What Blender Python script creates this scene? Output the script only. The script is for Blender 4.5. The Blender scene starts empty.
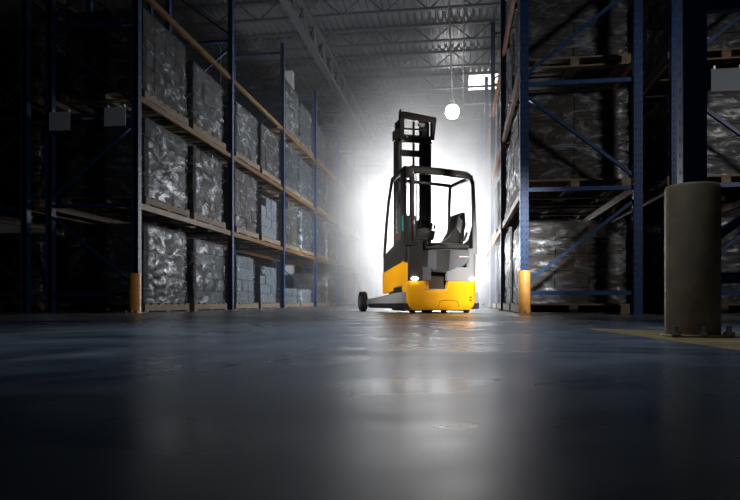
import bpy, bmesh, math, random
from mathutils import Vector, Matrix, noise
C = bpy.context.scene.collection
sc = bpy.context.scene
R = math.radians
random.seed(7)

# ------------------------------------------------------------------ materials
def new_mat(name):
    m = bpy.data.materials.new(name); m.use_nodes = True
    nt = m.node_tree; b = nt.nodes['Principled BSDF']
    return m, nt, b
def N(nt, t, **kw):
    n = nt.nodes.new(t)
    for k, v in kw.items():
        if k in n.inputs: n.inputs[k].default_value = v
        else: setattr(n, k, v)
    return n
def simple(name, col, rough=.5, metal=0, bump=.0, scale=40, var=.15, coat=0, coord='Object'):
    m, nt, b = new_mat(name); L = nt.links.new
    tc = N(nt, 'ShaderNodeTexCoord')
    nz = N(nt, 'ShaderNodeTexNoise'); nz.inputs['Scale'].default_value = scale; nz.inputs['Detail'].default_value = 4
    L(tc.outputs[coord], nz.inputs['Vector'])
    cr = N(nt, 'ShaderNodeValToRGB')
    cr.color_ramp.elements[0].position = .3; cr.color_ramp.elements[1].position = .7
    cr.color_ramp.elements[0].color = tuple(c*(1-var) for c in col)+(1,)
    cr.color_ramp.elements[1].color = tuple(min(1, c*(1+var)) for c in col)+(1,)
    L(nz.outputs['Fac'], cr.inputs['Fac']); L(cr.outputs['Color'], b.inputs['Base Color'])
    b.inputs['Roughness'].default_value = rough; b.inputs['Metallic'].default_value = metal
    b.inputs['Coat Weight'].default_value = coat
    if bump:
        bp = N(nt, 'ShaderNodeBump'); bp.inputs['Strength'].default_value = bump; bp.inputs['Distance'].default_value = .01
        L(nz.outputs['Fac'], bp.inputs['Height']); L(bp.outputs['Normal'], b.inputs['Normal'])
    return m
def emit(name, col, s):
    m, nt, b = new_mat(name)
    b.inputs['Base Color'].default_value = (*col, 1)
    b.inputs['Emission Color'].default_value = (*col, 1); b.inputs['Emission Strength'].default_value = s
    return m
M = {}
M['blue'] = simple('blue_paint', (.011, .036, .11), .45, .0, .1, 25, .35)
M['blue'].node_tree.nodes['Principled BSDF'].inputs['Specular IOR Level'].default_value = .2
M['hole'] = simple('slot_black', (.004, .004, .005), .8)
M['amber'] = simple('amber_paint', (.085, .047, .019), .5, 0, .1, 15, .3)
M['amber'].node_tree.nodes['Principled BSDF'].inputs['Specular IOR Level'].default_value = .12
M['rust'] = simple('red_orange_paint', (.12, .045, .025), .5, 0, .1, 15, .3)
M['rust'].node_tree.nodes['Principled BSDF'].inputs['Specular IOR Level'].default_value = .1
M['guard'] = simple('yellow_guard', (.62, .31, .07), .5, 0, .2, 12, .2)
M['tan'] = simple('tan_guard', (.22, .15, .08), .55, 0, .25, 9, .25)
M['wood'] = simple('pallet_wood', (.10, .075, .05), .8, 0, .4, 18, .35)
M['bolt'] = simple('bolt_steel', (.35, .35, .36), .35, .9)
M['galv'] = simple('galvanised', (.35, .37, .39), .4, .8, .1)
M['joist'] = simple('joist_paint', (.055, .057, .065), .6, .2)
M['wall'] = simple('metal_wall', (.16, .17, .19), .6, .1, .1, 2)
M['column'] = simple('column_paint', (.45, .46, .48), .6)
M['sign'] = simple('placard_white', (.55, .62, .70), .5, 0, 0, 5, .05)
M['lamp'] = emit('lamp_glow', (1, .98, .95), 90)
M['sky'] = emit('skylight_glow', (1, .99, .97), 7)
M['led'] = emit('led_white', (1, 1, 1), 14)
M['tyre'] = simple('rubber', (.03, .028, .025), .75, 0, .2)
M['yellow'] = simple('truck_yellow', (.95, .43, .006), .42, 0, .0, 3, .03, .0)
M['yellow'].node_tree.nodes['Principled BSDF'].inputs['Specular IOR Level'].default_value = .25
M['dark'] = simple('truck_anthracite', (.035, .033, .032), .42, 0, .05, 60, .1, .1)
M['black'] = simple('truck_black', (.012, .012, .012), .5, 0, .05)
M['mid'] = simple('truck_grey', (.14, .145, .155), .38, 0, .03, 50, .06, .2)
M['light'] = simple('truck_light_grey', (.30, .30, .31), .4, 0, .03, 50, .05, .2)
M['recess'] = simple('step_brown', (.06, .035, .022), .6, 0, .1)
M['teal'] = simple('teal_plastic', (.02, .32, .32), .4)
M['white'] = simple('lettering_white', (.85, .85, .85), .5, 0, 0, 5, .01)
M['red'] = simple('lettering_red', (.6, .03, .03), .5, 0, 0, 5, .01)
M['mastgrey'] = simple('mast_side_grey', (.10, .10, .105), .4, .2, .03)
M['linepaint'] = simple('yellow_floor_paint', (.25, .165, .07), .35, 0, .1, 5, .4)

# cartons
def carton_mat(name, c):
    m, nt, b = new_mat(name); L = nt.links.new
    tc = N(nt, 'ShaderNodeTexCoord'); mp = N(nt, 'ShaderNodeMapping'); mp.inputs['Scale'].default_value = (3, 3, 14)
    nz = N(nt, 'ShaderNodeTexNoise'); nz.inputs['Scale'].default_value = 2; nz.inputs['Detail'].default_value = 5
    L(tc.outputs['Object'], mp.inputs['Vector']); L(mp.outputs['Vector'], nz.inputs['Vector'])
    cr = N(nt, 'ShaderNodeValToRGB'); cr.color_ramp.elements[0].position = .3; cr.color_ramp.elements[1].position = .75
    cr.color_ramp.elements[0].color = tuple(x*.45 for x in c)+(1,); cr.color_ramp.elements[1].color = tuple(x*1.3 for x in c)+(1,)
    L(nz.outputs['Fac'], cr.inputs['Fac']); L(cr.outputs['Color'], b.inputs['Base Color'])
    b.inputs['Roughness'].default_value = .75; b.inputs['Specular IOR Level'].default_value = .15
    return m
CM = [carton_mat('carton_brown', (.046, .036, .028)), carton_mat('carton_grey', (.034, .038, .042)),
      carton_mat('carton_dark', (.024, .021, .019)), carton_mat('carton_pale', (.10, .12, .14))]
def wrap_mat():
    m, nt, b = new_mat('stretch_film'); L = nt.links.new
    tc = N(nt, 'ShaderNodeTexCoord'); mp = N(nt, 'ShaderNodeMapping'); mp.inputs['Scale'].default_value = (.9, .9, 1.9)
    mp.inputs['Rotation'].default_value = (R(22), R(16), 0)
    oi = N(nt, 'ShaderNodeObjectInfo'); ad = N(nt, 'ShaderNodeVectorMath'); ad.operation = 'ADD'
    ml = N(nt, 'ShaderNodeMath'); ml.operation = 'MULTIPLY'; ml.inputs[1].default_value = 37
    L(oi.outputs['Random'], ml.inputs[0]); L(tc.outputs['Object'], ad.inputs[0]); L(ml.outputs[0], ad.inputs[1]); L(ad.outputs[0], mp.inputs['Vector'])
    n1 = N(nt, 'ShaderNodeTexNoise'); n1.noise_type = 'RIDGED_MULTIFRACTAL'; n1.inputs['Scale'].default_value = 3.2; n1.inputs['Detail'].default_value = 5; n1.inputs['Roughness'].default_value = .55; n1.inputs['Distortion'].default_value = .5
    n2 = N(nt, 'ShaderNodeTexNoise'); n2.inputs['Scale'].default_value = 3.5; n2.inputs['Detail'].default_value = 8; n2.inputs['Roughness'].default_value = .7; n2.inputs['Distortion'].default_value = 1.0
    L(mp.outputs['Vector'], n1.inputs['Vector']); L(mp.outputs['Vector'], n2.inputs['Vector'])
    bp = N(nt, 'ShaderNodeBump'); bp.inputs['Strength'].default_value = .9; bp.inputs['Distance'].default_value = .05
    L(n1.outputs['Fac'], bp.inputs['Height']); L(bp.outputs['Normal'], b.inputs['Normal'])
    b.inputs['Base Color'].default_value = (.145, .175, .21, 1); b.inputs['Roughness'].default_value = .36; b.inputs['Metallic'].default_value = .12
    cr = N(nt, 'ShaderNodeValToRGB'); cr.color_ramp.elements[0].position = .48; cr.color_ramp.elements[1].position = .66
    cr.color_ramp.elements[0].color = (.06,)*3+(1,); cr.color_ramp.elements[1].color = (.85,)*3+(1,)
    L(n2.outputs['Fac'], cr.inputs['Fac']); L(cr.outputs['Color'], b.inputs['Alpha'])
    return m
M['film'] = wrap_mat()

def glass_mat():
    m, nt, b = new_mat('clear_pane'); L = nt.links.new
    out = nt.nodes['Material Output']
    tr = N(nt, 'ShaderNodeBsdfTransparent'); tr.inputs['Color'].default_value = (.93, .95, .95, 1)
    gl = N(nt, 'ShaderNodeBsdfGlossy'); gl.inputs['Roughness'].default_value = .05
    mx = N(nt, 'ShaderNodeMixShader'); mx.inputs['Fac'].default_value = .07
    L(tr.outputs[0], mx.inputs[1]); L(gl.outputs[0], mx.inputs[2]); L(mx.outputs[0], out.inputs['Surface'])
    return m
M['glass'] = glass_mat()

def floor_mat():
    m, nt, b = new_mat('polished_concrete'); L = nt.links.new
    tc = N(nt, 'ShaderNodeTexCoord')
    n1 = N(nt, 'ShaderNodeTexNoise'); n1.inputs['Scale'].default_value = .9; n1.inputs['Detail'].default_value = 3; n1.inputs['Distortion'].default_value = 1.2
    n2 = N(nt, 'ShaderNodeTexNoise'); n2.inputs['Scale'].default_value = 1.3; n2.inputs['Detail'].default_value = 2.5; n2.inputs['Distortion'].default_value = 1.8
    for n in (n1, n2): L(tc.outputs['Object'], n.inputs['Vector'])
    cr = N(nt, 'ShaderNodeValToRGB'); cr.color_ramp.elements[0].position = .32; cr.color_ramp.elements[1].position = .7
    cr.color_ramp.elements[0].color = (.012, .019, .030, 1); cr.color_ramp.elements[1].color = (.080, .105, .135, 1)
    L(n1.outputs['Fac'], cr.inputs['Fac']); L(cr.outputs['Color'], b.inputs['Base Color'])
    rr = N(nt, 'ShaderNodeMapRange'); rr.inputs['From Min'].default_value = .3; rr.inputs['From Max'].default_value = .7
    rr.inputs['To Min'].default_value = .21; rr.inputs['To Max'].default_value = .44
    L(n2.outputs['Fac'], rr.inputs['Value']); L(rr.outputs['Result'], b.inputs['Roughness'])
    bp = N(nt, 'ShaderNodeBump'); bp.inputs['Strength'].default_value = .05; bp.inputs['Distance'].default_value = .01
    L(n1.outputs['Fac'], bp.inputs['Height']); L(bp.outputs['Normal'], b.inputs['Normal'])
    b.inputs['IOR'].default_value = 2.7
    return m
M['floor'] = floor_mat()
def deck_mat():
    return simple('roof_deck_steel', (.09, .095, .108), .5, .3, .0, 1.5, .15)
M['deck'] = deck_mat()

# ------------------------------------------------------------------ mesh builder
class MB:
    def __init__(s): s.v = []; s.f = []; s.m = []
    def add(s, vs, fs, mi=0):
        o = len(s.v); s.v += [tuple(v) for v in vs]
        for f in fs: s.f.append(tuple(i+o for i in f)); s.m.append(mi)
        return s
    def box(s, a, b, mi=0):
        x0, y0, z0 = a; x1, y1, z1 = b
        vs = [(x0,y0,z0),(x1,y0,z0),(x1,y1,z0),(x0,y1,z0),(x0,y0,z1),(x1,y0,z1),(x1,y1,z1),(x0,y1,z1)]
        return s.add(vs, [(0,3,2,1),(4,5,6,7),(0,1,5,4),(1,2,6,5),(2,3,7,6),(3,0,4,7)], mi)
    def bar(s, p, q, w, h, up=(0,0,1), mi=0):
        p = Vector(p); q = Vector(q); d = (q-p).normalized(); u = Vector(up)
        r = d.cross(u)
        if r.length < 1e-4: r = d.cross(Vector((0,1,0)))
        r.normalize(); u = r.cross(d).normalized()
        vs = []
        for c in (p, q):
            for a, b in ((-1,-1),(1,-1),(1,1),(-1,1)): vs.append(c + r*(a*w/2) + u*(b*h/2))
        return s.add(vs, [(0,1,2,3),(7,6,5,4),(0,4,5,1),(1,5,6,2),(2,6,7,3),(3,7,4,0)], mi)
    def cyl(s, p, q, r, r2=None, n=20, mi=0):
        r2 = r if r2 is None else r2
        p = Vector(p); q = Vector(q); d = (q-p).normalized()
        a = d.orthogonal().normalized(); b = d.cross(a)
        vs = [];
        for c, rr in ((p, r), (q, r2)):
            for i in range(n):
                t = 2*math.pi*i/n; vs.append(c + a*(math.cos(t)*rr) + b*(math.sin(t)*rr))
        fs = [(i, (i+1) % n, n+(i+1) % n, n+i) for i in range(n)] + [tuple(range(n))[::-1], tuple(range(n, 2*n))]
        return s.add(vs, fs, mi)
    def lathe(s, prof, c=(0,0,0), n=32, mi=0):
        vs = []; fs = []
        for r, z in prof:
            for i in range(n):
                t = 2*math.pi*i/n; vs.append((c[0]+r*math.cos(t), c[1]+r*math.sin(t), c[2]+z))
        for k in range(len(prof)-1):
            for i in range(n):
                fs.append((k*n+i, k*n+(i+1) % n, (k+1)*n+(i+1) % n, (k+1)*n+i))
        return s.add(vs, fs, mi)
    def prism(s, poly, axis, a, b, mi=0):
        # poly 2D ; axis 'x': (y,z), 'y': (x,z), 'z': (x,y)
        def P(p, t):
            return {'x': (t, p[0], p[1]), 'y': (p[0], t, p[1]), 'z': (p[0], p[1], t)}[axis]
        n = len(poly); vs = [P(p, a) for p in poly] + [P(p, b) for p in poly]
        fs = [tuple(range(n)), tuple(range(n, 2*n))[::-1]] + [(i, n+i, n+(i+1) % n, (i+1) % n) for i in range(n)]
        return s.add(vs, fs, mi)
    def tube(s, pts, r, n=10, mi=0):
        pts = [Vector(p) for p in pts]; vs = []; fs = []
        a = None
        for k, p in enumerate(pts):
            d = (pts[min(k+1, len(pts)-1)] - pts[max(k-1, 0)]).normalized()
            a = d.orthogonal().normalized() if a is None else (a - d*a.dot(d)).normalized()
            b = d.cross(a)
            for i in range(n):
                t = 2*math.pi*i/n; vs.append(p + a*(math.cos(t)*r) + b*(math.sin(t)*r))
        for k in range(len(pts)-1):
            for i in range(n): fs.append((k*n+i, k*n+(i+1) % n, (k+1)*n+(i+1) % n, (k+1)*n+i))
        fs += [tuple(range(n))[::-1], tuple(range((len(pts)-1)*n, len(pts)*n))]
        return s.add(vs, fs, mi)
    def mesh(s, name, mats, bevel=0, smooth=False):
        me = bpy.data.meshes.new(name); me.from_pydata(s.v, [], s.f)
        for m in (mats if isinstance(mats, (list, tuple)) else [mats]): me.materials.append(m)
        for p, mi in zip(me.polygons, s.m): p.material_index = mi
        bm = bmesh.new(); bm.from_mesh(me)
        if bevel:
            bmesh.ops.remove_doubles(bm, verts=bm.verts, dist=1e-5)
            bmesh.ops.recalc_face_normals(bm, faces=bm.faces)
            es = [e for e in bm.edges if len(e.link_faces) == 2 and e.calc_face_angle(0) > .5]
            bmesh.ops.bevel(bm, geom=es, offset=bevel, segments=2, affect='EDGES', profile=.6, clamp_overlap=True)
        else:
            bmesh.ops.recalc_face_normals(bm, faces=bm.faces)
        bm.to_mesh(me); bm.free()
        if smooth:
            for p in me.polygons: p.use_smooth = True
            me.set_sharp_from_angle(angle=R(35))
        me.update(); return me
    def build(s, name, mats, parent=None, bevel=0, smooth=False, loc=(0,0,0)):
        return link(name, s.mesh(name, mats, bevel, smooth), parent, loc)
def link(name, me, parent=None, loc=(0,0,0)):
    o = bpy.data.objects.new(name, me); C.objects.link(o); o.location = loc
    if parent: o.parent = parent
    return o
def thing(name, label, cat, loc=(0,0,0), rz=0, group=None):
    o = bpy.data.objects.new(name, None); C.objects.link(o); o.location = loc; o.rotation_euler = (0,0,rz)
    o.empty_display_size = .1
    return tag(o, label, cat, group)
def tag(o, label, cat, group=None):
    o['label'] = label; o['category'] = cat
    if group: o['group'] = group
    return o
def struct(o): o['kind'] = 'structure'; return o
def dup(root, label, loc, rz=None):
    r = root.copy(); C.objects.link(r); r.location = loc; r['label'] = label
    if rz is not None: r.rotation_euler = (0, 0, rz)
    for ch in root.children:
        c = ch.copy(); C.objects.link(c); c.parent = r
        for g in ch.children:
            d = g.copy(); C.objects.link(d); d.parent = c
    return r
ORD = ['first', 'second', 'third', 'fourth', 'fifth', 'sixth', 'seventh', 'eighth', 'ninth', 'tenth', 'eleventh', 'twelfth', 'thirteenth', 'fourteenth', 'fifteenth', 'sixteenth', 'seventeenth', 'eighteenth', 'nineteenth', 'twentieth']

# ------------------------------------------------------------------ layout constants
TH = R(8.26); HC = .15
YL, YR, BAY = 8.10, 7.73, 3.6
XL0, XL1 = -4.47, -5.79        # left rack, aisle face and back face
XR0, XR1 = .77, 2.08
LV = [0, 1.55, 3.07, 4.60]
NB = 9
HP = 6.75
XW0, XW1, YE, HR = -16.5, 12.5, 46.0, 9.0

# ------------------------------------------------------------------ the room
struct(MB().box((XW0, -9, -.2), (XW1, YE, 0)).build('floor', M['floor']))
# corrugated roof deck (ribs run along the building)
mb = MB(); n = 130; pts = []
for i in range(n+1):
    x0 = XW0 + (XW1-XW0)*i/n; w = (XW1-XW0)/n
    for k, z in ((0, 0), (.55, 0), (.62, .07), (.93, .07)):
        if i < n: pts.append((x0+w*k, HR+z))
vs = [(x, 5.0, z) for x, z in pts] + [(x, YE, z) for x, z in pts]; m_ = len(pts)
mb.add(vs, [(i, i+1, m_+i+1, m_+i) for i in range(m_-1)])
struct(mb.build('ceiling', M['deck']))
struct(MB().box((XW0-.2, -9, 0), (XW0, YE, HR+.1)).build('wall_left', M['wall']))
struct(MB().box((XW1, -9, 0), (XW1+.2, YE, HR+.1)).build('wall_right', M['wall']))
mb = MB()
for i in range(58):
    x = XW0 + i*.5; mb.box((x, YE, 0), (x+.4, YE+.16, HR+.1)); mb.box((x+.4, YE+.03, 0), (x+.5, YE+.16, HR+.1))
struct(mb.build('wall_back', M['wall']))

# open-web roof joists, each across the building
jtop = MB(); jbot = MB(); jweb = MB()
zt, zb = HR-.06, HR-.56
jtop.box((XW0, -.07, zt-.03), (XW1, .07, zt+.05)); jbot.box((XW0, -.06, zb-.03), (XW1, .06, zb+.03))
P = 1.25; k = 0; x = XW0
while x + P <= XW1:
    jweb.bar((x, 0, zt), (x+P/2, 0, zb), .03, .03); jweb.bar((x+P/2, 0, zb), (x+P, 0, zt), .03, .03)
    x += P
j0 = thing('roof_joist', '', 'roof truss', (0, 8.8, 0), 0, 'open web joists across the ceiling')
jtop.build('top_chord', M['joist'], j0); jbot.build('bottom_chord', M['joist'], j0); jweb.build('web', M['joist'], j0)
for i in range(17):
    lab = 'dark open-web steel joist spanning the ceiling, %s across counting from the camera' % ORD[i]
    if i == 0: j0['label'] = lab
    else: dup(j0, lab, (0, 8.8+2.2*i, 0))
# girder truss along the building above the left rack
g = thing('roof_girder', 'deep dark truss girder running lengthwise above the left racking', 'girder', (-4.3, 0, 0))
mt = MB().box((-.1, 6, HR-.72), (.1, YE, HR-.6)); mt.build('top_chord', M['joist'], g)
MB().box((-.1, 6, HR-1.45), (.1, YE, HR-1.33)).build('bottom_chord', M['joist'], g)
mw = MB(); y = 6
while y < YE-1.2:
    mw.bar((0, y, HR-.66), (0, y+.6, HR-1.39), .05, .05); mw.bar((0, y+.6, HR-1.39), (0, y+1.2, HR-.66), .05, .05); y += 1.2
mw.build('web', M['joist'], g)
# ceiling conduits running along the aisle
c1 = MB().cyl((-.3, 6, HR-.66), (-.3, YE, HR-.66), .03, n=8).build('ceiling_conduit', M['joist'])
tag(c1, 'thin steel conduit along the ceiling above the hanging lamp', 'conduit')
c2 = MB().cyl((.12, 6, HR-.64), (.12, YE, HR-.64), .022, n=8).build('ceiling_conduit', M['joist'])
tag(c2, 'thin conduit along the ceiling, just right of the hanging lamp', 'conduit')
# pale building column
cb = thing('building_column', 'pale square steel column rising behind the left rack to the roof', 'column', (-6.05, 21.6, 0))
MB().box((-.14, -.14, .02), (.14, .14, HR-1.5+.9)).build('shaft', M['column'], cb, .01)
MB().box((-.17, -.2, 0), (.17, .2, .03)).build('base_plate', M['galv'], cb)

# ------------------------------------------------------------------ hanging lamps
def make_lamp(label, loc):
    t = thing('high_bay_lamp', label, 'lamp', loc)
    z = 0
    MB().lathe([(.0, -.27), (.12, -.28), (.2, -.24), (.25, -.12), (.26, .0), (.24, .12), (.17, .2), (.06, .22), (0, .22)], n=24).build('diffuser', M['lamp'], t, smooth=True)
    MB().lathe([(.0, .42), (.08, .42), (.1, .36), (.1, .22), (.17, .205), (.17, .19), (0, .2)], n=20).build('ballast_housing', M['galv'], t, smooth=True)
    h = MB(); h.cyl((0, 0, .42), (0, 0, HR-.69-loc[2]), .012, n=8); h.tube([(0, 0, .50), (.06, 0, .47), (.07, 0, .42)], .012)
    h.build('suspension_rod', M['galv'], t)
    return t
make_lamp('bright white lamp hanging above the aisle beyond the mast', (-.30, 24.6, 7.66))
# skylight
s = thing('window_1', 'bright skylight', 'skylight', (0, 0, 0)); del s['label']; del s['category']; struct(s)
MB().box((.35, 24.2, HR-.09), (1.55, 25.9, HR-.06)).build('pane', M['sky'], s)
fr = MB()
for a, b in (((.3, 24.15), (.35, 25.95)), ((1.55, 24.15), (1.6, 25.95)), ((.3, 24.15), (1.6, 24.2)), ((.3, 25.9), (1.6, 25.95))):
    fr.box((a[0], a[1], HR-.12), (b[0], b[1], HR))
fr.build('window_frame', M['galv'], s)

# ------------------------------------------------------------------ pallet racking
def post_mesh(h=HP, w=.10, d=.09):
    mb = MB()
    # C-section: web towards the aisle/camera with flanges
    mb.box((-w/2, -d/2, 0), (w/2, -d/2+.012, h)); mb.box((-w/2, -d/2, 0), (-w/2+.012, d/2, h)); mb.box((w/2-.012, -d/2, 0), (w/2, d/2, h))
    z = .12
    while z < h-.05:
        for sx in (-.026, .026):
            mb.add([(sx-.008, -d/2-.001, z), (sx+.008, -d/2-.001, z), (sx+.006, -d/2-.001, z+.026), (sx-.006, -d/2-.001, z+.026)], [(0, 1, 2, 3)], 1)
        for sx, xx in ((-1, -w/2-.001), (1, w/2+.001)):
            mb.add([(xx, -.008, z), (xx, .010, z), (xx, .008, z+.026), (xx, -.006, z+.026)], [(0, 1, 2, 3)], 1)
        z += .076
    return mb.mesh('post', [M['blue'], M['hole']])
POST = post_mesh()
PLATE = MB().box((-.08, -.07, 0), (.08, .07, .01)).mesh('foot_plate', M['blue'])
DEPTH = 1.31
def make_frame():
    # local x from 0 (aisle side post) to +DEPTH
    t = thing('upright_frame', '', 'rack frame', (0, 0, 0), 0, 'blue upright frames of the racking')
    for x in (0, DEPTH):
        link('post', POST, t, (x, 0, .01)); link('foot_plate', PLATE, t, (x, 0, 0))
    zz = .26
    k = 0
    nodes = [.26, 1.51, 2.79, 4.05, 5.3, 6.5]
    for z in nodes:
        MB().box((.05, -.02, z-.025), (DEPTH-.05, .02, z+.025)).build('horizontal_brace', M['blue'], t)
    for i in range(5):
        a, b = nodes[i]+.13, nodes[i+1]-.15
        p, q = ((.03, 0, a), (DEPTH-.03, 0, b)) if i % 2 == 0 else ((DEPTH-.03, 0, a), (.03, 0, b))
        MB().bar(p, q, .035, .05, up=(0, 1, 0)).build('diagonal_brace', M['blue'], t)
    return t
F0 = make_frame(); used = [False]
def frame(label, x, y, mirror):
    # mirror: frame runs towards -x; rotate half a turn about z
    rz = math.pi if mirror else 0
    if not used[0]:
        used[0] = True; F0.location = (x, y, 0); F0.rotation_euler = (0, 0, rz); F0['label'] = label; return F0
    return dup(F0, label, (x, y, 0), rz)
def beam_mesh(mat):
    mb = MB(); mb.box((-.025, .06, -.03), (.025, BAY-.06, .05))
    mb.box((-.04, .045, -.11), (.035, .06, .09)); mb.box((-.04, BAY-.06, -.11), (.035, BAY-.045, .09))
    # step lip
    mb.box((-.03, .07, .05), (.0, BAY-.07, .062))
    return mb.mesh('rack_beam', mat)
BEAM = {'amber': beam_mesh(M['amber']), 'rust': beam_mesh(M['rust'])}
LVN = ['floor level', 'first shelf', 'second shelf', 'top shelf']
def beams(row, col, x, y, bay, lv, face):
    o = link('rack_beam', BEAM[col], None, (x, y, LV[lv]-.062))
    cname = {'amber': 'amber', 'rust': 'rust-red'}[col]
    tag(o, '%s beam on the %s side of the %s, %s, %s bay' % (cname, face, row, LVN[lv], ORD[bay]), 'rack beam', 'horizontal beams of the racking')

# pallets
pm = MB()
for i in range(7): pm.box((-.5, -.6+i*.18, .11), (.5, -.6+i*.18+.12, .13))
for x in (-.46, 0, .46): pm.box((x-.04, -.6, .02), (x+.04, .6, .11))
for y in (-.56, 0, .56): pm.box((-.5, y-.05, 0), (.5, y+.05, .02))
PAL = pm.mesh('wooden_pallet', M['wood'])

# wrapped loads : a few variants of carton stacks with a film shell
def load_variant(w, l, h, nx, ny, nz, cm, seed):
    rnd = random.Random(seed); mb = MB()
    for k in range(nz):
        for i in range(nx):
            for j in range(ny):
                if 0 < i < nx-1 and 0 < j < ny-1 and k < nz-1: continue
                cx = -w/2 + w*(i+.5)/nx + rnd.uniform(-.008, .008); cy = -l/2 + l*(j+.5)/ny + rnd.uniform(-.008, .008)
                hx, hy = w/nx/2-.006, l/ny/2-.006
                z0 = h*k/nz + .003; z1 = h*(k+1)/nz - .006
                if k == nz-1 and rnd.random() < .12 and i not in (0,): continue
                mb.box((cx-hx, cy-hy, z0), (cx+hx, cy+hy, z1))
    me = mb.mesh('wrapped_load', cm)
    # shell
    fb = MB(); rings = 15; per = []
    N1, N2 = 9, 11
    a, b = w/2+.015, l/2+.015
    for i in range(N1): per.append((-a+2*a*i/N1, -b))
    for i in range(N2): per.append((a, -b+2*b*i/N2))
    for i in range(N1): per.append((a-2*a*i/N1, b))
    for i in range(N2): per.append((-a, b-2*b*i/N2))
    vs = []; fs = []; n = len(per)
    for r in range(rings+1):
        z = .002 + (h+.013)*r/rings
        for (x, y) in per:
            q = noise.noise(Vector((x*3+seed*7, y*3, z*6)))*.022 + noise.noise(Vector((x*9, y*9+seed, z*16)))*.010
            sc_ = 1 + q + .006
            if r == rings: sc_ -= .03
            vs.append((x*sc_, y*sc_, z + (noise.noise(Vector((x*4, y*4, seed)))*.03 if r == rings else 0)))
    for r in range(rings):
        for i in range(n): fs.append((r*n+i, r*n+(i+1) % n, (r+1)*n+(i+1) % n, (r+1)*n+i))
    # top cap ring
    c = len(vs); vs.append((0, 0, h+.02)); top = rings*n
    fs += [(top+i, top+(i+1) % n, c) for i in range(n)]
    fb.add(vs, fs); fm = fb.mesh('stretch_wrap', M['film'])
    for p in fm.polygons: p.use_smooth = True
    return me, fm, h
W, L_ = 1.24, 1.43
VAR = [
    ('tall', 'grey', load_variant(W, L_, 1.20, 2, 3, 4, CM[1], 1)),
    ('tall', 'brown', load_variant(W, L_-.05, 1.16, 3, 4, 5, CM[0], 2)),
    ('tall', 'dark', load_variant(W, L_, 1.22, 2, 4, 3, CM[2], 3)),
    ('shorter', 'pale', load_variant(W-.02, L_-.2, .98, 2, 3, 4, CM[3], 4)),
    ('shorter', 'brown', load_variant(W, L_-.15, 1.02, 3, 4, 4, CM[0], 5)),
    ('tall', 'light grey', load_variant(W, L_-.1, 1.18, 3, 3, 5, CM[1], 6)),
    ('low', 'pale', load_variant(W, L_-.1, .42, 2, 3, 2, CM[3], 7)),
    ('low', 'brown', load_variant(W, L_-.1, .36, 2, 3, 2, CM[0], 8)),
]
rs = random.Random(11)
def load(row, v, x, y, lv, bay, side, rz=0):
    size, tone, (cm, fm, h) = VAR[v]
    z = LV[lv]
    jx, ja = random.uniform(-.02, .02), random.uniform(-.015, .015)
    p = link('wooden_pallet', PAL, None, (x+jx, y, z)); p.scale = (1.33, 1.2, 1); p.rotation_euler = (0, 0, ja)
    tag(p, 'wooden pallet, %s, %s, %s bay, the %s one' % (row, LVN[lv], ORD[bay], side), 'pallet', 'pallets under the wrapped loads')
    o = link('wrapped_load', cm, None, (x+jx, y, z+.131)); o.rotation_euler = (0, 0, ja + rz)
    tag(o, '%s %s film-wrapped carton load, %s, %s, %s bay, the %s one' % (size, tone, row, LVN[lv], ORD[bay], side), 'pallet load', 'film wrapped loads on the racking')
    o.scale = (1, rs.uniform(.88, 1.0), rs.uniform(.86, 1.03))
    link('stretch_wrap', fm, o)

ROWS = {'left rack': (XL0, XL1, YL, True), 'right rack': (XR0, XR1, YR, False)}
def row(name, xa, xb, y0, mirror, nb, col, plan, faces=('aisle', 'rear'), levels=(1, 2, 3)):
    for i in range(nb+1):
        frame('blue perforated upright frame of the %s, %s from the camera' % (name, ORD[i]), xa, y0+i*BAY, mirror)
    for b in range(nb):
        for lv in levels:
            for x, fc in ((xa, faces[0]), (xb, faces[1])): beams(name, col, x, y0+b*BAY, b, lv, fc)
        for lv in range(4):
            for s_, v in enumerate(plan(b, lv)):
                if v is None: continue
                yy = y0 + b*BAY + (.98 if s_ == 0 else 2.64)
                load(name, v, (xa+xb)/2, yy, lv, b, 'nearer' if s_ == 0 else 'farther', math.pi if (b+s_) % 2 else 0)
left_plan = {
    (0, 0): (2, 5), (0, 1): (0, 2), (0, 2): (2, 0), (0, 3): (None, None),
    (1, 0): (3, 3), (1, 1): (1, 3), (1, 2): (0, 2), (1, 3): (None, None),
    (2, 0): (6, 6), (2, 1): (1, 5), (2, 2): (5, 0), (2, 3): (0, 5),
    (3, 0): (7, 1), (3, 1): (0, 1), (3, 2): (5, 0), (3, 3): (1, 5)}
rp = random.Random(5)
def lp(b, lv):
    if (b, lv) in left_plan: return left_plan[(b, lv)]
    if lv == 3 and b > 5: return (rp.choice([0, 5]), None)
    return (rp.choice([0, 1, 5, 5]), rp.choice([0, 1, 5, 4]))
def rpn(b, lv):
    if (b, lv) == (0, 0): return (1, 5)
    if lv == 3: return ((5, 0) if b < 1 else (None, None))
    return (rp.choice([1, 0, 2]), rp.choice([5, 0, 1]))
row('left rack', XL0, XL1, YL, True, NB, 'amber', lp)
row('right rack', XR0, XR1, YR, False, NB, 'rust', rpn)
row('rear left rack', XL1-.38, XL1-.38-DEPTH, YL, True, 2, 'amber', lambda b, lv: ((2, 0), (0, 1))[b] if lv < 3 else (None, None), ('front', 'rear'))
row('rear right rack', 2.50, 2.50+DEPTH, YR, False, 2, 'rust', lambda b, lv: ((5, 1), (0, 1))[b] if lv < 3 else (2, 0), ('front', 'rear'))
# the nearest rack, its end frame seen at the right edge of the photo
frame('blue perforated upright frame nearest the camera, behind the tan post guard', 1.06, 3.05, False)

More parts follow.
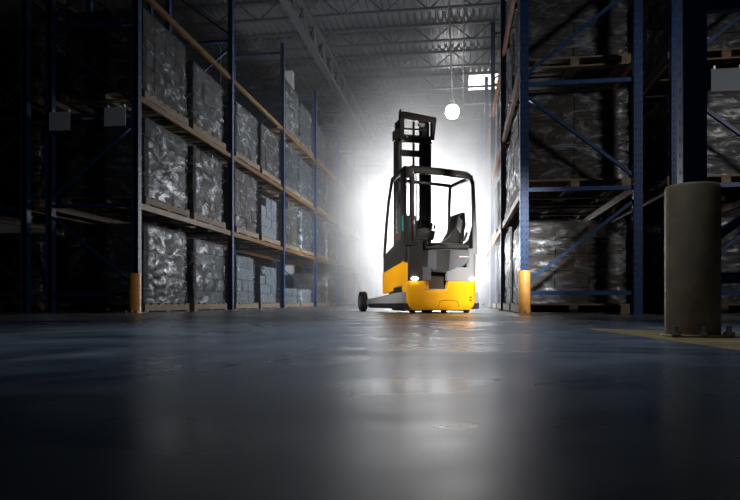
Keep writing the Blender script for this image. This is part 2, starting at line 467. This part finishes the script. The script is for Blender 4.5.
# blank placards
M['dimsign'] = simple('placard_grey_blue', (.05, .075, .10), .7, 0, 0, 5, .05)
def placard(label, x, y, z, w=.32, h=.26, mat='sign'):
    t = thing('placard', label, 'placard', (x, y, z))
    MB().box((-w/2, -.004, 0), (w/2, .004, h)).build('board', M[mat], t)
    m_ = MB(); m_.box((-w/2+.03, .004, h-.05), (-w/2+.05, .055, h+.04)); m_.box((w/2-.05, .004, h-.05), (w/2-.03, .055, h+.04)); m_.build('hook', M['galv'], t)
placard('blank white placard on the left rack end, close to the aisle post', XL0-.28, YL-.075, 2.60)
placard('blank white placard on the left rack end, beside its back post', XL1+.20, YL-.075, 2.57)
placard('blank dim blue-grey placard high on the right, behind the near blue post', 2.50+.55, YR-.075, 2.58, .36, .26, 'dimsign')

# column guards
def guard(label, loc, r, h, mat, rz=0, split=False):
    t = thing('column_guard', label, 'post guard', loc, rz)
    mb = MB(); n = 28; a0, a1 = R(-35), R(215)
    vs = []; fs = []
    prof = [(r, .012), (r, h-.012), (r-.006, h), (r-.02, h), (r-.02, .012)]
    for rr, z in prof:
        for i in range(n+1):
            a = a0 + (a1-a0)*i/n + math.pi
            vs.append((rr*math.cos(a), rr*math.sin(a), z))
    k = len(prof)
    for j in range(k):
        for i in range(n):
            fs.append((j*(n+1)+i, j*(n+1)+i+1, ((j+1) % k)*(n+1)+i+1, ((j+1) % k)*(n+1)+i))
    fs.append(tuple(j*(n+1) for j in range(k))); fs.append(tuple(j*(n+1)+n for j in range(k))[::-1])
    mb.add(vs, fs); mb.build('shell', mat, t, smooth=True)
    MB().box((-r*1.12, -r*1.12, 0), (r*1.12, r*.3, .012)).build('base_plate', mat, t, .004)
    for ax in (-.95, .05, .95):
        b = MB(); px, py = ax*r, (-r*1.0 if abs(ax) > .5 else -r*1.05)
        b.cyl((px, py, .012), (px, py, .05), .010*r/.1, n=8); b.cyl((px, py, .012), (px, py, .026), .019*r/.1, n=6)
        b.build('anchor_bolt', M['bolt'], t)
    if split:
        MB().cyl((.25*r, -.985*r, h*.42), (.25*r, -1.05*r, h*.42), .006, n=8).build('rivet', M['bolt'], t)
    return t
guard('large tan rounded post guard bolted to the floor at right', (1.00, 2.87, 0), .11, .655, M['tan'], 0, True)
guard('orange-yellow guard at the foot of the right rack corner post', (XR0, YR-.05, 0), .07, .53, M['guard'])
guard('orange-yellow guard at the foot of the left rack corner post', (XL0, YL-.05, 0), .085, .55, M['guard'])

# painted floor line
def ground(px, py):
    d = HC*620/(py-302); xr = (px-370)/620*d
    return (xr*math.cos(TH) - d*math.sin(TH), xr*math.sin(TH) + d*math.cos(TH))
a, b, c, d = ground(585, 328.5), ground(742, 333), ground(742, 351), ground(600, 331)
o = MB().prism([a, b, c, d], 'z', .0, .0015).build('floor_marking', M['linepaint'])
tag(o, 'worn yellow stripe painted on the concrete beside the tan post guard', 'floor marking')
# cable by the guard
o = MB().tube([(1.32, 2.7, .012), (1.28, 2.72, .03), (1.25, 2.78, .05), (1.30, 2.9, .11), (1.42, 3.05, .17), (1.6, 3.2, .2)], .007).build('loose_strap', M['galv'])
tag(o, 'thin grey strap curling up from the floor right of the tan guard', 'strap')

# ------------------------------------------------------------------ reach truck
T = thing('reach_truck', 'yellow and black reach truck with a raised mast standing in the aisle', 'forklift', (-.72, 8.18, 0), R(24.5))
WT = 1.06; RC = .10
def plan_pts(y_end=1.0, inset=0.0, n=8):
    """outline from left side front, round the rear, to the right side front"""
    a, b = inset, WT-inset; y0 = inset
    p = [(a, y_end)]
    for i in range(1, 6): p.append((a, y_end + (RC+y0-y_end)*i/6))
    for i in range(n+1):
        t = math.pi + (math.pi/2)*i/n; p.append((a+RC+RC*math.cos(t), y0+RC+RC*math.sin(t)))
    for i in range(1, 30): p.append((a+RC+(b-a-2*RC)*i/30, y0 - .03*math.sin(math.pi*i/30)))
    for i in range(n+1):
        t = 1.5*math.pi + (math.pi/2)*i/n; p.append((b-RC+RC*math.cos(t), y0+RC+RC*math.sin(t)))
    for i in range(1, 7): p.append((b, y0+RC + (y_end-y0-RC)*i/6))
    return p
def shell(lo, hi, sel, mat, name, thick=.03, y_end=1.0, nz=6, bulge=0.0, inset=0.0, parent=None, smooth=True):
    pts = [p for p in plan_pts(y_end, inset) if sel(*p)]
    cx, cy = WT/2, .6
    mb = MB(); vs = []; fs = []; m = len(pts)
    for side in (0, 1):
        for (x, y) in pts:
            d = Vector((cx-x, cy-y)).normalized()
            l, h = lo(x, y), hi(x, y)
            for k in range(nz+1):
                t = k/nz; off = (thick if side else 0) + bulge*((2*t-1)**4 if t < .5 else (2*t-1)**8*.2)
                vs.append((x+d.x*off, y+d.y*off, l+(h-l)*t))
    q = nz+1; S = m*q
    for i in range(m-1):
        for k in range(nz):
            fs.append((i*q+k, (i+1)*q+k, (i+1)*q+k+1, i*q+k+1))
            fs.append((S+i*q+k, S+i*q+k+1, S+(i+1)*q+k+1, S+(i+1)*q+k))
        fs.append((i*q+nz, (i+1)*q+nz, S+(i+1)*q+nz, S+i*q+nz)); fs.append((i*q, S+i*q, S+(i+1)*q, (i+1)*q))
    for i in (0, m-1):
        for k in range(nz): fs.append((i*q+k, i*q+k+1, S+i*q+k+1, S+i*q+k))
    mb.add(vs, fs)
    return mb.build(name, mat, parent or T, smooth=smooth)
cst = lambda v: (lambda x, y: v)
REAR = lambda x, y: y < .101
# yellow counterweight skirt : rear, with step notch
def hi_y(x, y): return .318 if .275 < x < .60 and y < .05 else .435
YB = shell(cst(.045), hi_y, lambda x, y: y < .11, M['yellow'], 'counterweight', .06, bulge=.035, nz=10)
MB().prism([(.07, .08), (WT-.07, .08), (WT-.07, .42), (.605, .42), (.605, .325), (.27, .325), (.27, .42), (.07, .42)], 'y', .04, .9).build('chassis', M['black'], T)
# step recess
MB().box((.375, .10, .325), (.60, .13, .54)).build('step_back', M['recess'], T)
MB().box((.272, .095, .322), (.374, .13, .435)).build('step_side_panel', M['yellow'], T)
MB().box((.272, -.02, .312), (.602, .10, .326)).build('step_tread', M['light'], T, .003)
# hatch outline on the skirt
def yr(x): return -.03*math.sin(math.pi*min(1, max(0, (x-RC)/(WT-2*RC))))
hp = [(.47, .085), (.485, .16), (.53, .172), (.60, .176), (.68, .172), (.745, .158), (.775, .085)]
MB().tube([(x, yr(x)+.012*((.25-z)/.18)**2 - .002, z) for x, z in hp], .004, 6).build('hatch_seam', M['black'], YB)
for z in (.165, .205):
    MB().box((.90, yr(.93)+.000, z), (.965, yr(.93)+.02, z+.018)).build('vent_slot', M['black'], YB)
# yellow left side panel and right twin
sp = [(.08, .30), (.08, .67), (.10, .69), (1.0, .575), (1.01, .55), (1.0, .27), (.52, .30), (.51, .345), (.14, .365), (.13, .30)]
for x0, x1 in ((0.0, .05), (WT-.05, WT)):
    MB().prism(sp, 'x', x0, x1).build('side_panel', M['yellow'], T, .008, True)
MB().box((.012, .14, .28), (.05, .52, .37)).build('side_slot', M['black'], T)
shell(cst(.43), cst(.70), lambda x, y: x < .05 and y < .11, M['yellow'], 'corner_panel', .03)
# dark rear-left lower pillar panel with head lamps
shell(lambda x, y: .437 if x > .05 else .70, cst(.97), lambda x, y: (x < .25) and y < .11, M['dark'], 'left_rear_panel', .05)
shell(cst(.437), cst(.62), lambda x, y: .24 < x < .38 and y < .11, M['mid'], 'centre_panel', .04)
shell(cst(.437), lambda x, y: .62+.0*x if x < .95 else .88, lambda x, y: x > .58 and y < .11, M['light'], 'right_rear_panel', .05)
for cx in (.13, WT-.085):
    yy = -.012 if cx < .5 else .005
    l = MB().lathe([(0, 0), (.03, 0), (.036, .006), (.036, .03), (0, .03)], n=20); 
    o = MB(); o.add([(v[0]*1.25, -v[2], v[1]*.62) for v in l.v], l.f); o = o.build('work_light', M['led'], T, smooth=True, loc=(cx, yy+.012, .462))
# hood : faceted grey housing above the step
hood = MB()
outl_b = [(.25, .60), (.29, .56), (.56, .545), (.80, .60), (.95, .70), (.985, .77), (.985, .86), (.60, .865), (.32, .845), (.26, .83)]
def hood_y(x, z): # facets in plan
    if x < .26: return .06
    if x < .42: return .06 - .10*(x-.26)/.16
    if x < .62: return -.04 + .005*(x-.42)
    return -.039 + .055*(x-.62)/.36
vs = []; fs = []
xs = [.25, .30, .42, .425, .60, .62, .80, .95, .985]
def zlo(x):
    pts = [(.25, .60), (.29, .56), (.60, .545), (.80, .60), (.95, .70), (.985, .78)]
    for (a, za), (b, zb_) in zip(pts, pts[1:]):
        if a <= x <= b: return za + (zb_-za)*(x-a)/(b-a)
    return .78
for x in xs:
    zl, zh = zlo(x), .845 + .02*min(1, max(0, (x-.25)/.3))
    y = hood_y(x, 0)
    vs += [(x, y+.025, zl), (x, y, zl+.03), (x, y+.012, zh-.012), (x, y+.03, zh), (x, .55, zh), (x, .55, zl)]
for i in range(len(xs)-1):
    for k in range(6): fs.append((i*6+k, (i+1)*6+k, (i+1)*6+(k+1) % 6, i*6+(k+1) % 6))
fs += [tuple(range(6)), tuple(range((len(xs)-1)*6, len(xs)*6))[::-1]]
hood.add(vs, fs)
HO = hood.build('hood', M['mid'], T)
def hq(x, k): # point on the hood front, slightly proud
    zl, zh = zlo(x), .845 + .02*min(1, max(0, (x-.25)/.3))
    return (x, hood_y(x, 0)-.004 + (.012 if k == 1 else 0), (zl+.03, zh-.012)[k])
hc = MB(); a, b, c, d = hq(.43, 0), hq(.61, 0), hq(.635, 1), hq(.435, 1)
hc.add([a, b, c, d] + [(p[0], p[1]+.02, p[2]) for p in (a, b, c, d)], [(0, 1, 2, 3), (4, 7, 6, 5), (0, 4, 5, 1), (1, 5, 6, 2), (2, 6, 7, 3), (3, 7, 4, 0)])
hc.build('hood_dark_reflection', M['dark'], HO)  # dark quad on the hood front, a reflection put into the colour
MB().prism([(.205, .50), (.25, .50), (.25, .84), (.21, .86)], 'y', .02, .4).build('hood_side', M['black'], T, .004)
# lettering helper
def text_mesh(s, size, mat, name, parent, loc, rot, extr=.0015, xs=1.0, bold=.0):
    cu = bpy.data.curves.new('txt', 'FONT'); cu.body = s; cu.size = size; cu.extrude = extr; cu.offset = bold
    to = bpy.data.objects.new('txt', cu); C.objects.link(to); bpy.context.view_layer.update()
    me = bpy.data.meshes.new_from_object(to.evaluated_get(bpy.context.evaluated_depsgraph_get()))
    bpy.data.objects.remove(to); me.materials.clear(); me.materials.append(mat)
    o = link(name, me, parent, loc); o.rotation_euler = rot; o.scale = (xs, 1, 1)
    return o
BR = 'JUNGHEINRICH'
text_mesh(BR, .0235, M['white'], 'lettering', HO, (.772, hood_y(.772, 0)-.002, .757), (R(90), 0, R(8.7)), .002, .95, .0006)
lg = MB(); xa, xb = .745, .766; ya, yb = hood_y(xa, 0)-.004, hood_y(xb, 0)-.004
lg.add([(xa, ya, .757), (xb, yb, .757), (xb, yb, .774), ((xa+xb)/2, (ya+yb)/2, .774), (xa, ya+.004, .757), (xb, yb+.004, .757), (xb, yb+.004, .774), ((xa+xb)/2, (ya+yb)/2+.004, .774)],
       [(0, 1, 2, 3), (7, 6, 5, 4), (0, 4, 5, 1), (1, 5, 6, 2), (2, 6, 7, 3), (3, 7, 4, 0)]); lg.build('emblem', M['red'], HO)

# support arms with load wheels
for sx in (0, 1):
    x0, x1 = (-.02, .15) if sx == 0 else (WT-.15, WT+.02)
    A = MB().prism([(.03, .10), (.03, .285), (.5, .27), (1.2, .225), (1.72, .20), (1.80, .17), (1.78, .095), (1.3, .085), (.5, .08)], 'x', x0, x1).build('support_arm', M['light'], T, .01, True)
    MB().prism([(.02, .06), (.02, .135), (1.66, .125), (1.72, .09), (1.6, .06)], 'x', x0-.008, x1+.008).build('arm_skirt', M['black'], A, .006)
    wx0, wx1 = (x0-.06, x0+.03) if sx == 0 else (x1-.03, x1+.06)
    Wl = MB().cyl((wx0, 1.95, .16), (wx1, 1.95, .16), .16, n=40)
    wo = Wl.build('load_wheel', M['tyre'], T, .012, True)
    hx = wx0 if sx == 0 else wx1
    MB().cyl((hx-.008, 1.95, .16), (hx+.008, 1.95, .16), .09, n=28).build('hub', M['mid'], wo, .003, True)
    MB().prism([(1.70, .09), (1.70, .20), (1.95, .175), (1.97, .12)], 'x', x0+.05 if sx == 0 else x0+.02, x1-.02 if sx == 0 else x1-.05).build('wheel_bracket', M['black'], A, .006)
MB().box((.10, .14, .028), (.96, .85, .085)).build('underbody_shade', M['black'], T)  # black box added so the shaded gap under the truck reads dark
# drive wheel and casters
MB().cyl((.42, .42, .12), (.54, .42, .12), .12, n=28).build('drive_wheel', M['tyre'], T, .01, True)
for cx in (.16, .62, .96):
    k = MB().cyl((cx-.03, .16, .045), (cx+.03, .16, .045), .045, n=20).build('caster', M['tyre'], T, .006, True)
    MB().box((cx-.045, .12, .05), (cx+.045, .2, .085)).build('fork_bracket', M['black'], k)
MB().box((.99, .03, .055), (1.07, .10, .085)).build('skirt_foot', M['black'], T, .004)

# cabin lower side walls (dark)
lw = [(.16, .68), (1.0, .565), (1.0, .80), (.93, .84), (.22, 1.02), (.16, 1.1), (.10, 1.2), (.10, .69)]
for x0, x1 in ((.012, .05), (WT-.05, WT-.012)):
    MB().prism(lw, 'x', x0, x1).build('cab_side_panel', M['dark'], T, .006, True)
# overhead guard: pillars and roof frame
GD = M['dark']
G = MB()
G.prism([(0.01, .68), (.20, .68), (.20, 1.93), (.14, 1.955), (0.02, 1.955)], 'x', .004, .03)
G.build('left_rear_pillar', GD, T, .006, True)
# flat slotted pillar on the rear
p1 = MB()
p1.box((.004, .0, .95), (.028, .05, 1.9)); p1.box((.072, -.012, .95), (.128, .04, 1.9)); p1.box((.004, -.012, 1.80), (.13, .05, 1.945)); p1.box((.004, -.012, .9), (.15, .05, 1.30))
p1.build('slotted_pillar', GD, T, .008, True)
# rear top beam arcs into the right pillar
pts = [(.06, 1.955), (.10, 1.965), (.5, 1.955), (.88, 1.928), (.94, 1.90), (.985, 1.85), (1.008, 1.77), (1.04, 1.2), (1.05, .86)]
inn = [(1.005, .86), (1.0, 1.2), (.97, 1.76), (.955, 1.81), (.92, 1.83), (.5, 1.855), (.2, 1.865), (.13, 1.86)]
MB().prism(pts[:7] + [(.975, 1.75)] + inn[3:], 'y', -.005, .045).build('rear_roof_beam', GD, T, .008, True)
MB().prism([(.975, 1.78), (1.012, 1.8), (1.04, 1.2), (1.055, .80), (.99, .80), (.99, 1.2)], 'y', .0, .05).build('right_rear_pillar', M['light'], T, .008, True)
MB().bar((.012, .0, 1.93), (.03, .64, 1.88), .05, .05).build('left_roof_rail', GD, T, .01, True)
MB().bar((.975, .02, 1.865), (.93, .66, 1.83), .045, .05).build('right_roof_rail', M['mid'], T, .01, True)
MB().bar((.03, .62, 1.89), (.93, .66, 1.85), .05, .045).build('front_roof_beam', GD, T, .01, True)
MB().add([(.05, .03, 1.93), (.98, .03, 1.885), (.92, .63, 1.855), (.05, .61, 1.89)], [(0, 1, 2, 3)]).build('roof_pane', M['glass'], T)
MB().tube([(.03, .63, 1.89), (.015, .74, 1.6), (.012, .86, 1.2), (.015, .95, .80)], .022, 10).build('front_left_pillar', GD, T, smooth=True)
MB().tube([(.93, .65, 1.85), (.965, .76, 1.6), (1.0, .86, 1.2), (1.02, .93, .80)], .022, 10).build('front_right_pillar', M['mid'], T, smooth=True)
MB().tube([(.165, .03, 1.88), (.172, .02, 1.5), (.168, .03, 1.1), (.165, .05, .88)], .009, 8).build('grab_rail', M['mid'], T, smooth=True)
MB().add([(.02, .20, 1.05), (.02, .90, .86), (.03, .64, 1.86), (.02, .20, 1.90)], [(0, 1, 2, 3)]).build('side_pane', M['glass'], T)
MB().prism([(.05, 1.09), (.12, 1.11), (.13, 1.30), (.06, 1.31)], 'x', -.004, .004).build('teal_grip', M['teal'], T, .002)
# lower front wall of cabin
MB().box((.05, .88, .42), (WT-.05, .93, .86)).build('front_bulkhead', M['black'], T)
MB().box((.20, .10, .78), (1.0, .88, .835)).build('cab_floor', M['black'], T)

# seat (operator sits sideways, back rest on the right)
SB = [(.70, .90), (.74, .88), (.97, .88), (1.0, 1.0), (1.0, 1.30), (.985, 1.41), (.95, 1.42), (.93, 1.34), (.89, 1.14), (.84, 1.02), (.72, 1.0), (.69, .96)]
se = MB().prism([(.52, .91), (.55, .88), (.96, .88), (.97, 1.0), (.90, 1.02), (.60, .985), (.53, .96)], 'y', .28, .72).build('seat', M['black'], T, .02, True)
bk = MB().prism([(.84, .98), (.98, .95), (1.0, 1.1), (1.0, 1.30), (.985, 1.40), (.955, 1.42), (.93, 1.34), (.885, 1.16), (.80, 1.04)], 'y', .30, .70).build('seat_backrest', M['black'], T, .02, True)
for k in range(5):
    MB().bar((.845+.006*k, .225, 1.20+.036*k), (.905+.006*k, .225, 1.12+.036*k), .006, .014, up=(0, 0, 1)).build('stripe', M['white'], bk)
MB().prism([(.62, .96), (.90, .96), (.99, 1.22), (.975, 1.40), (.95, 1.41), (.88, 1.34), (.83, 1.20), (.76, 1.08)], 'y', .235, .29).build('seat_wing', M['dark'], T, .008, True)
# armrest
MB().box((.40, .16, .93), (.90, .24, .965)).build('armrest', M['dark'], T, .012, True)
MB().tube([(.88, .2, .98), (.95, .2, 1.02), (.99, .2, 1.12)], .02, 8).build('armrest_support', M['black'], T, smooth=True)
# console with controls
cn = MB().prism([(.24, .99), (.50, 1.0), (.53, 1.12), (.38, 1.18), (.25, 1.15)], 'y', .22, .66).build('control_console', M['mid'], T, .012, True)
MB().prism([(.30, 1.16), (.46, 1.15), (.48, 1.20), (.42, 1.27), (.33, 1.30)], 'y', .3, .5).build('display', M['black'], cn, .01, True)
for (x, y, h) in ((.38, .26, .17), (.43, .25, .14), (.475, .26, .11), (.51, .25, .08)):
    j = MB().cyl((x, y, 1.08), (x+.01, y, 1.10+h), .008, n=8); j.cyl((x+.01, y, 1.09+h), (x+.012, y, 1.135+h), .019, .014, n=12); j.build('joystick', M['black'], cn, smooth=True)
# steering wheel
tw = MB(); ring = [(.33+.10*math.cos(t*math.pi/10), .14+.10*math.sin(t*math.pi/10), .985+.04*math.cos(t*math.pi/10)) for t in range(21)]
tw.tube(ring, .011, 8); tw.cyl((.33, .14, .96), (.33, .14, .985), .03, n=14); tw.bar((.24, .14, .95), (.42, .14, 1.02), .02, .012)
sw = tw.build('steering_wheel', M['black'], T, smooth=True)
MB().cyl((.335, .14, .85), (.33, .14, .97), .02, n=10).build('steering_column', M['black'], T, smooth=True)
MB().tube([(.215, .10, 1.0), (.33, .06, 1.0), (.34, .06, .93)], .009, 8).build('handle', M['light'], T, smooth=True)
# pedal / levers row above the hood
MB().prism([(.30, .865), (.96, .885), (.96, .93), (.5, .92), (.32, .90)], 'y', .06, .28).build('hood_top_tray', M['dark'], T, .008, True)

# mast
MT = thing('mast', '', 'x', (0, 0, 0)); del MT['label']; del MT['category']; MT.parent = T
x0, x1, y0, y1 = .285, .815, 1.10, 1.34
def rail(xa, xb, ya, yb, z0, z1, mat, nm):
    m = MB(); open_in = 1
    m.box((xa, ya, z0), (xb, ya+.03, z1)); m.box((xa, yb-.03, z0), (xb, yb, z1))
    if xa < .5: m.box((xa, ya, z0), (xa+.025, yb, z1))
    else: m.box((xb-.025, ya, z0), (xb, yb, z1))
    return m.build(nm, mat, MT, .004)
rail(x0, x0+.055, y0, y1, .12, 2.62, M['mastgrey'], 'outer_rail'); rail(x1-.11, x1, y0, y0+.13, .12, 2.62, M['black'], 'outer_rail')
rail(x0+.008, x0+.05, y0+.035, y1-.035, .2, 2.90, M['black'], 'inner_rail'); rail(x1-.14, x1-.02, y0+.035, y0+.165, .2, 2.90, M['black'], 'inner_rail')
MB().cyl((.74, 1.17, .2), (.74, 1.17, 2.55), .026, n=14).build('lift_cylinder', M['galv'], MT, smooth=True)
MB().cyl((.74, 1.17, 2.5), (.74, 1.17, 2.92), .016, n=12).build('cylinder_rod', M['bolt'], MT, smooth=True)
MB().box((.54, 1.15, .25), (.565, 1.19, 2.9)).build('lift_chain', M['black'], MT)
MB().tube([(.70, 1.12, .5), (.705, 1.11, 1.6), (.70, 1.12, 2.6)], .014, 8).build('hose', M['black'], MT, smooth=True)
MB().tube([(.74, 1.12, .5), (.73, 1.11, 1.6), (.74, 1.12, 2.6)], .012, 8).build('hose', M['black'], MT, smooth=True)
MB().box((x0-.005, 1.08, 2.56), (x1+.005, 1.13, 2.68)).build('crossbar', M['dark'], MT, .006)
MB().box((x0+.03, 1.09, 2.35), (x1-.03, 1.14, 2.45)).build('crossbar', M['dark'], MT, .006)
MB().box((x0+.03, 1.09, 1.2), (x1-.03, 1.14, 1.3)).build('crossbar', M['dark'], MT, .006)
MB().box((x0+.05, 1.12, 2.76), (x1-.05, 1.17, 2.79)).build('crossbar', M['dark'], MT)
# raised carriage head
MB().prism([(x0+.0, 2.89), (x0+.02, 3.0), (x0+.08, 3.005), (x1+.05, 2.955), (x1+.05, 2.86), (x0+.06, 2.895)], 'y', 1.02, 1.08).build('head_beam', M['dark'], MT, .006)
for a, b in ((x0+.0, x0+.07), (x1-.02, x1+.05)):
    MB().prism([(a, 2.57), (b, 2.57), (b, 2.96), (a, 2.97)] if a < .5 else [(a+.0, 2.60), (b-.03, 2.60), (b+.01, 2.93), (a, 2.93)], 'y', 1.03, 1.10).build('head_plate', M['dark'], MT, .005)
MB().prism([(x0-.01, 2.97), (x0+.02, 2.97), (x0+.02, 3.03), (x0+.005, 3.035)], 'y', 1.03, 1.07).build('head_lug', M['black'], MT)
MB().prism([(x0-.10, 2.55), (x0+.0, 2.62), (x0+.0, 2.76), (x0-.10, 2.70)], 'y', 1.04, 1.09).build('head_lug', M['black'], MT)
MB().cyl((x0+.11, 1.06, 2.63), (x0+.11, 1.02, 2.63), .018, n=10).build('pulley', M['galv'], MT)
MB().cyl((.66, 1.09, 2.86), (.66, 1.14, 2.86), .05, n=20).build('pulley', M['galv'], MT, .004)
# brand lettering reading upwards on the mast side
te = text_mesh(BR, .095, M['white'], 'lettering', MT, (x0-.0025, 1.26, 1.17), (R(90), 0, R(-90)), .001, 1, .001)
te.rotation_euler = Matrix(((0, 0, -1), (0, 0, 0), (0, 0, 0))).to_euler()
# local X -> world +Z, local Y -> world +Y (towards the front), normal -> -X
Rm = Matrix(((0, 0, -1), (0, 1, 0), (1, 0, 0))); te.rotation_euler = Rm.to_euler(); te.location = (x0-.0025, 1.15, 1.19)
te.scale = (.95, 1, 1)
e = MB().prism([(1.14, 1.10), (1.22, 1.10), (1.22, 1.165), (1.18, 1.165)], 'x', x0-.004, x0-.001).build('emblem', M['red'], MT)

# forks on the far side, low
for x in (.38, .68):
    f = MB(); f.box((x, 1.42, .08), (x+.1, 1.46, .7)); f.prism([(1.42, .08), (1.42, .12), (2.45, .095), (2.5, .08)], 'x', x, x+.1); f.build('fork', M['black'], T)
MB().box((.30, 1.38, .35), (.82, 1.42, .75)).build('fork_carriage', M['black'], T)
MB().box((.30, .90, .10), (.80, 1.12, .45)).build('reach_carriage', M['black'], T)

# ------------------------------------------------------------------ haze
def vol(name, a, b, label, cat, build):
    o = MB().box(a, b).build(name, None)
    m = bpy.data.materials.new(name); m.use_nodes = True; nt = m.node_tree; nt.nodes.clear()
    out = nt.nodes.new('ShaderNodeOutputMaterial'); pv = nt.nodes.new('ShaderNodeVolumeScatter')
    pv.inputs['Color'].default_value = (.98, .985, 1, 1); pv.inputs['Anisotropy'].default_value = .2
    build(nt, pv, m); nt.links.new(pv.outputs[0], out.inputs['Volume'])
    o.data.materials.clear(); o.data.materials.append(m)
    tag(o, label, cat); o['kind'] = 'stuff'; return o
def thin(nt, pv, m): pv.inputs['Density'].default_value = HAZE
def cloud(nt, pv, m):
    L = nt.links.new
    tc = nt.nodes.new('ShaderNodeTexCoord'); mp = nt.nodes.new('ShaderNodeMapping'); mp.vector_type = 'POINT'
    cx, cy, cz = CLOUD[0]; rx, ry, rz = CLOUD[1]
    mp.inputs['Location'].default_value = (-cx/rx, -cy/ry, -cz/rz); mp.inputs['Scale'].default_value = (1/rx, 1/ry, 1/rz)
    ln = nt.nodes.new('ShaderNodeVectorMath'); ln.operation = 'LENGTH'
    L(tc.outputs['Object'], mp.inputs['Vector']); L(mp.outputs['Vector'], ln.inputs[0])
    mr = nt.nodes.new('ShaderNodeMapRange'); mr.interpolation_type = 'SMOOTHERSTEP'
    mr.inputs['From Min'].default_value = 0.05; mr.inputs['From Max'].default_value = 1; mr.inputs['To Min'].default_value = 1; mr.inputs['To Max'].default_value = 0
    L(ln.outputs['Value'], mr.inputs['Value'])
    nz = nt.nodes.new('ShaderNodeTexNoise'); nz.inputs['Scale'].default_value = .7; nz.inputs['Detail'].default_value = 3; nz.inputs['Distortion'].default_value = .6
    L(tc.outputs['Object'], nz.inputs['Vector'])
    m2 = nt.nodes.new('ShaderNodeMapRange'); m2.inputs['From Min'].default_value = .35; m2.inputs['From Max'].default_value = .65
    m2.inputs['To Min'].default_value = .3; m2.inputs['To Max'].default_value = 1.6
    L(nz.outputs['Fac'], m2.inputs['Value'])
    a = nt.nodes.new('ShaderNodeMath'); a.operation = 'MULTIPLY'; b = nt.nodes.new('ShaderNodeMath'); b.operation = 'MULTIPLY'
    L(mr.outputs['Result'], a.inputs[0]); L(m2.outputs['Result'], a.inputs[1]); L(a.outputs[0], b.inputs[0]); b.inputs[1].default_value = CLOUD[2]
    L(b.outputs[0], pv.inputs['Density'])
    m.cycles.volume_step_rate = .5
HAZE = .008
CLOUD = ((-.65, 15.2, 2.1), (3.8, 4.4, 4.9), .50)
vol('haze', (-9.0, 10.6, .01), (4.4, YE-.1, HR-.6), 'thin pale haze hanging through the whole far end of the aisle', 'haze', thin)
vol('smoke', (-4.46, 10.75, .02), (3.2, 19.7, 6.95), 'bright backlit cloud of smoke directly behind the truck', 'smoke', cloud)

# ------------------------------------------------------------------ lights
def light(kind, name, loc, energy, col=(1, 1, 1), size=.3, target=None, **kw):
    l = bpy.data.lights.new(name, kind); l.energy = energy; l.color = col
    if kind == 'AREA':
        l.size = size
    else: l.shadow_soft_size = size
    for k, v in kw.items(): setattr(l, k, v)
    o = bpy.data.objects.new(name, l); C.objects.link(o); o.location = loc
    if target is not None:
        o.rotation_euler = (Vector(target)-Vector(loc)).to_track_quat('-Z', 'Y').to_euler()
    return o
light('POINT', 'back_lamp', (-.62, 14.8, 1.25), 1200, (.95, .97, 1), .3)
light('SPOT', 'smoke_fill', (-.62, 15.5, 1.2), 1900, (.93, .97, 1), .3, (-.9, 18.5, 5), spot_size=R(120), spot_blend=.8)  # added unseen spot, lights the upper smoke but spares the near bays
light('SPOT', 'far_bay_fill', (-.62, 15.4, 1.3), 3600, (.95, .98, 1), .3, (-3.2, 20.0, 2.4), spot_size=R(110), spot_blend=.6)  # added unseen spot, brightens the far left bays
light('POINT', 'floor_streak_fill', (-1.1, 15.0, 2.7), 650, (.97, .98, 1), .5)  # added unseen light behind the cab, gives the floor its bright streak
light('SPOT', 'truck_key_fill', (1.3, 4.0, 2.7), 2700, (1, .97, .92), .25, (.42, 8.7, .38), spot_size=R(21), spot_blend=1.0)  # added unseen key light for the truck's yellow rear
light('SPOT', 'truck_side_fill', (-3.6, 5.2, 2.3), 950, (1, .95, .9), .25, (-.9, 9.0, .6), spot_size=R(30), spot_blend=1.0)  # added unseen spot, stands in for haze glow on the truck's left side
light('SPOT', 'right_rack_fill', (5.0, 4.6, 3.0), 420, (1, .88, .78), .3, (1.3, 7.8, 1.6), spot_size=R(80), spot_blend=1.0)  # added unseen warm fill for the right rack's end
light('SPOT', 'floor_fill', (-.4, 3.2, 8.2), 1700, (.66, .82, 1), .5, (-.2, 3.2, 0), spot_size=R(38), spot_blend=1.0)  # added unseen overhead fill, brightens the middle of the floor
w = bpy.data.worlds.new('world'); sc.world = w; w.use_nodes = True
w.node_tree.nodes['Background'].inputs['Color'].default_value = (.35, .5, .8, 1)
w.node_tree.nodes['Background'].inputs['Strength'].default_value = .011

# ------------------------------------------------------------------ camera
cd = bpy.data.cameras.new('camera'); cam = bpy.data.objects.new('camera', cd); C.objects.link(cam)
cam.location = (0, 0, HC); cam.rotation_euler = (R(90), 0, TH)
cd.sensor_width = 36; cd.lens = 620/740*36; cd.shift_y = 52/740; cd.clip_end = 200
sc.camera = cam
sc.view_settings.view_transform = 'Standard'; sc.view_settings.look = 'None'; sc.view_settings.exposure = 0; sc.view_settings.gamma = 1
sc.view_settings.use_curve_mapping = False
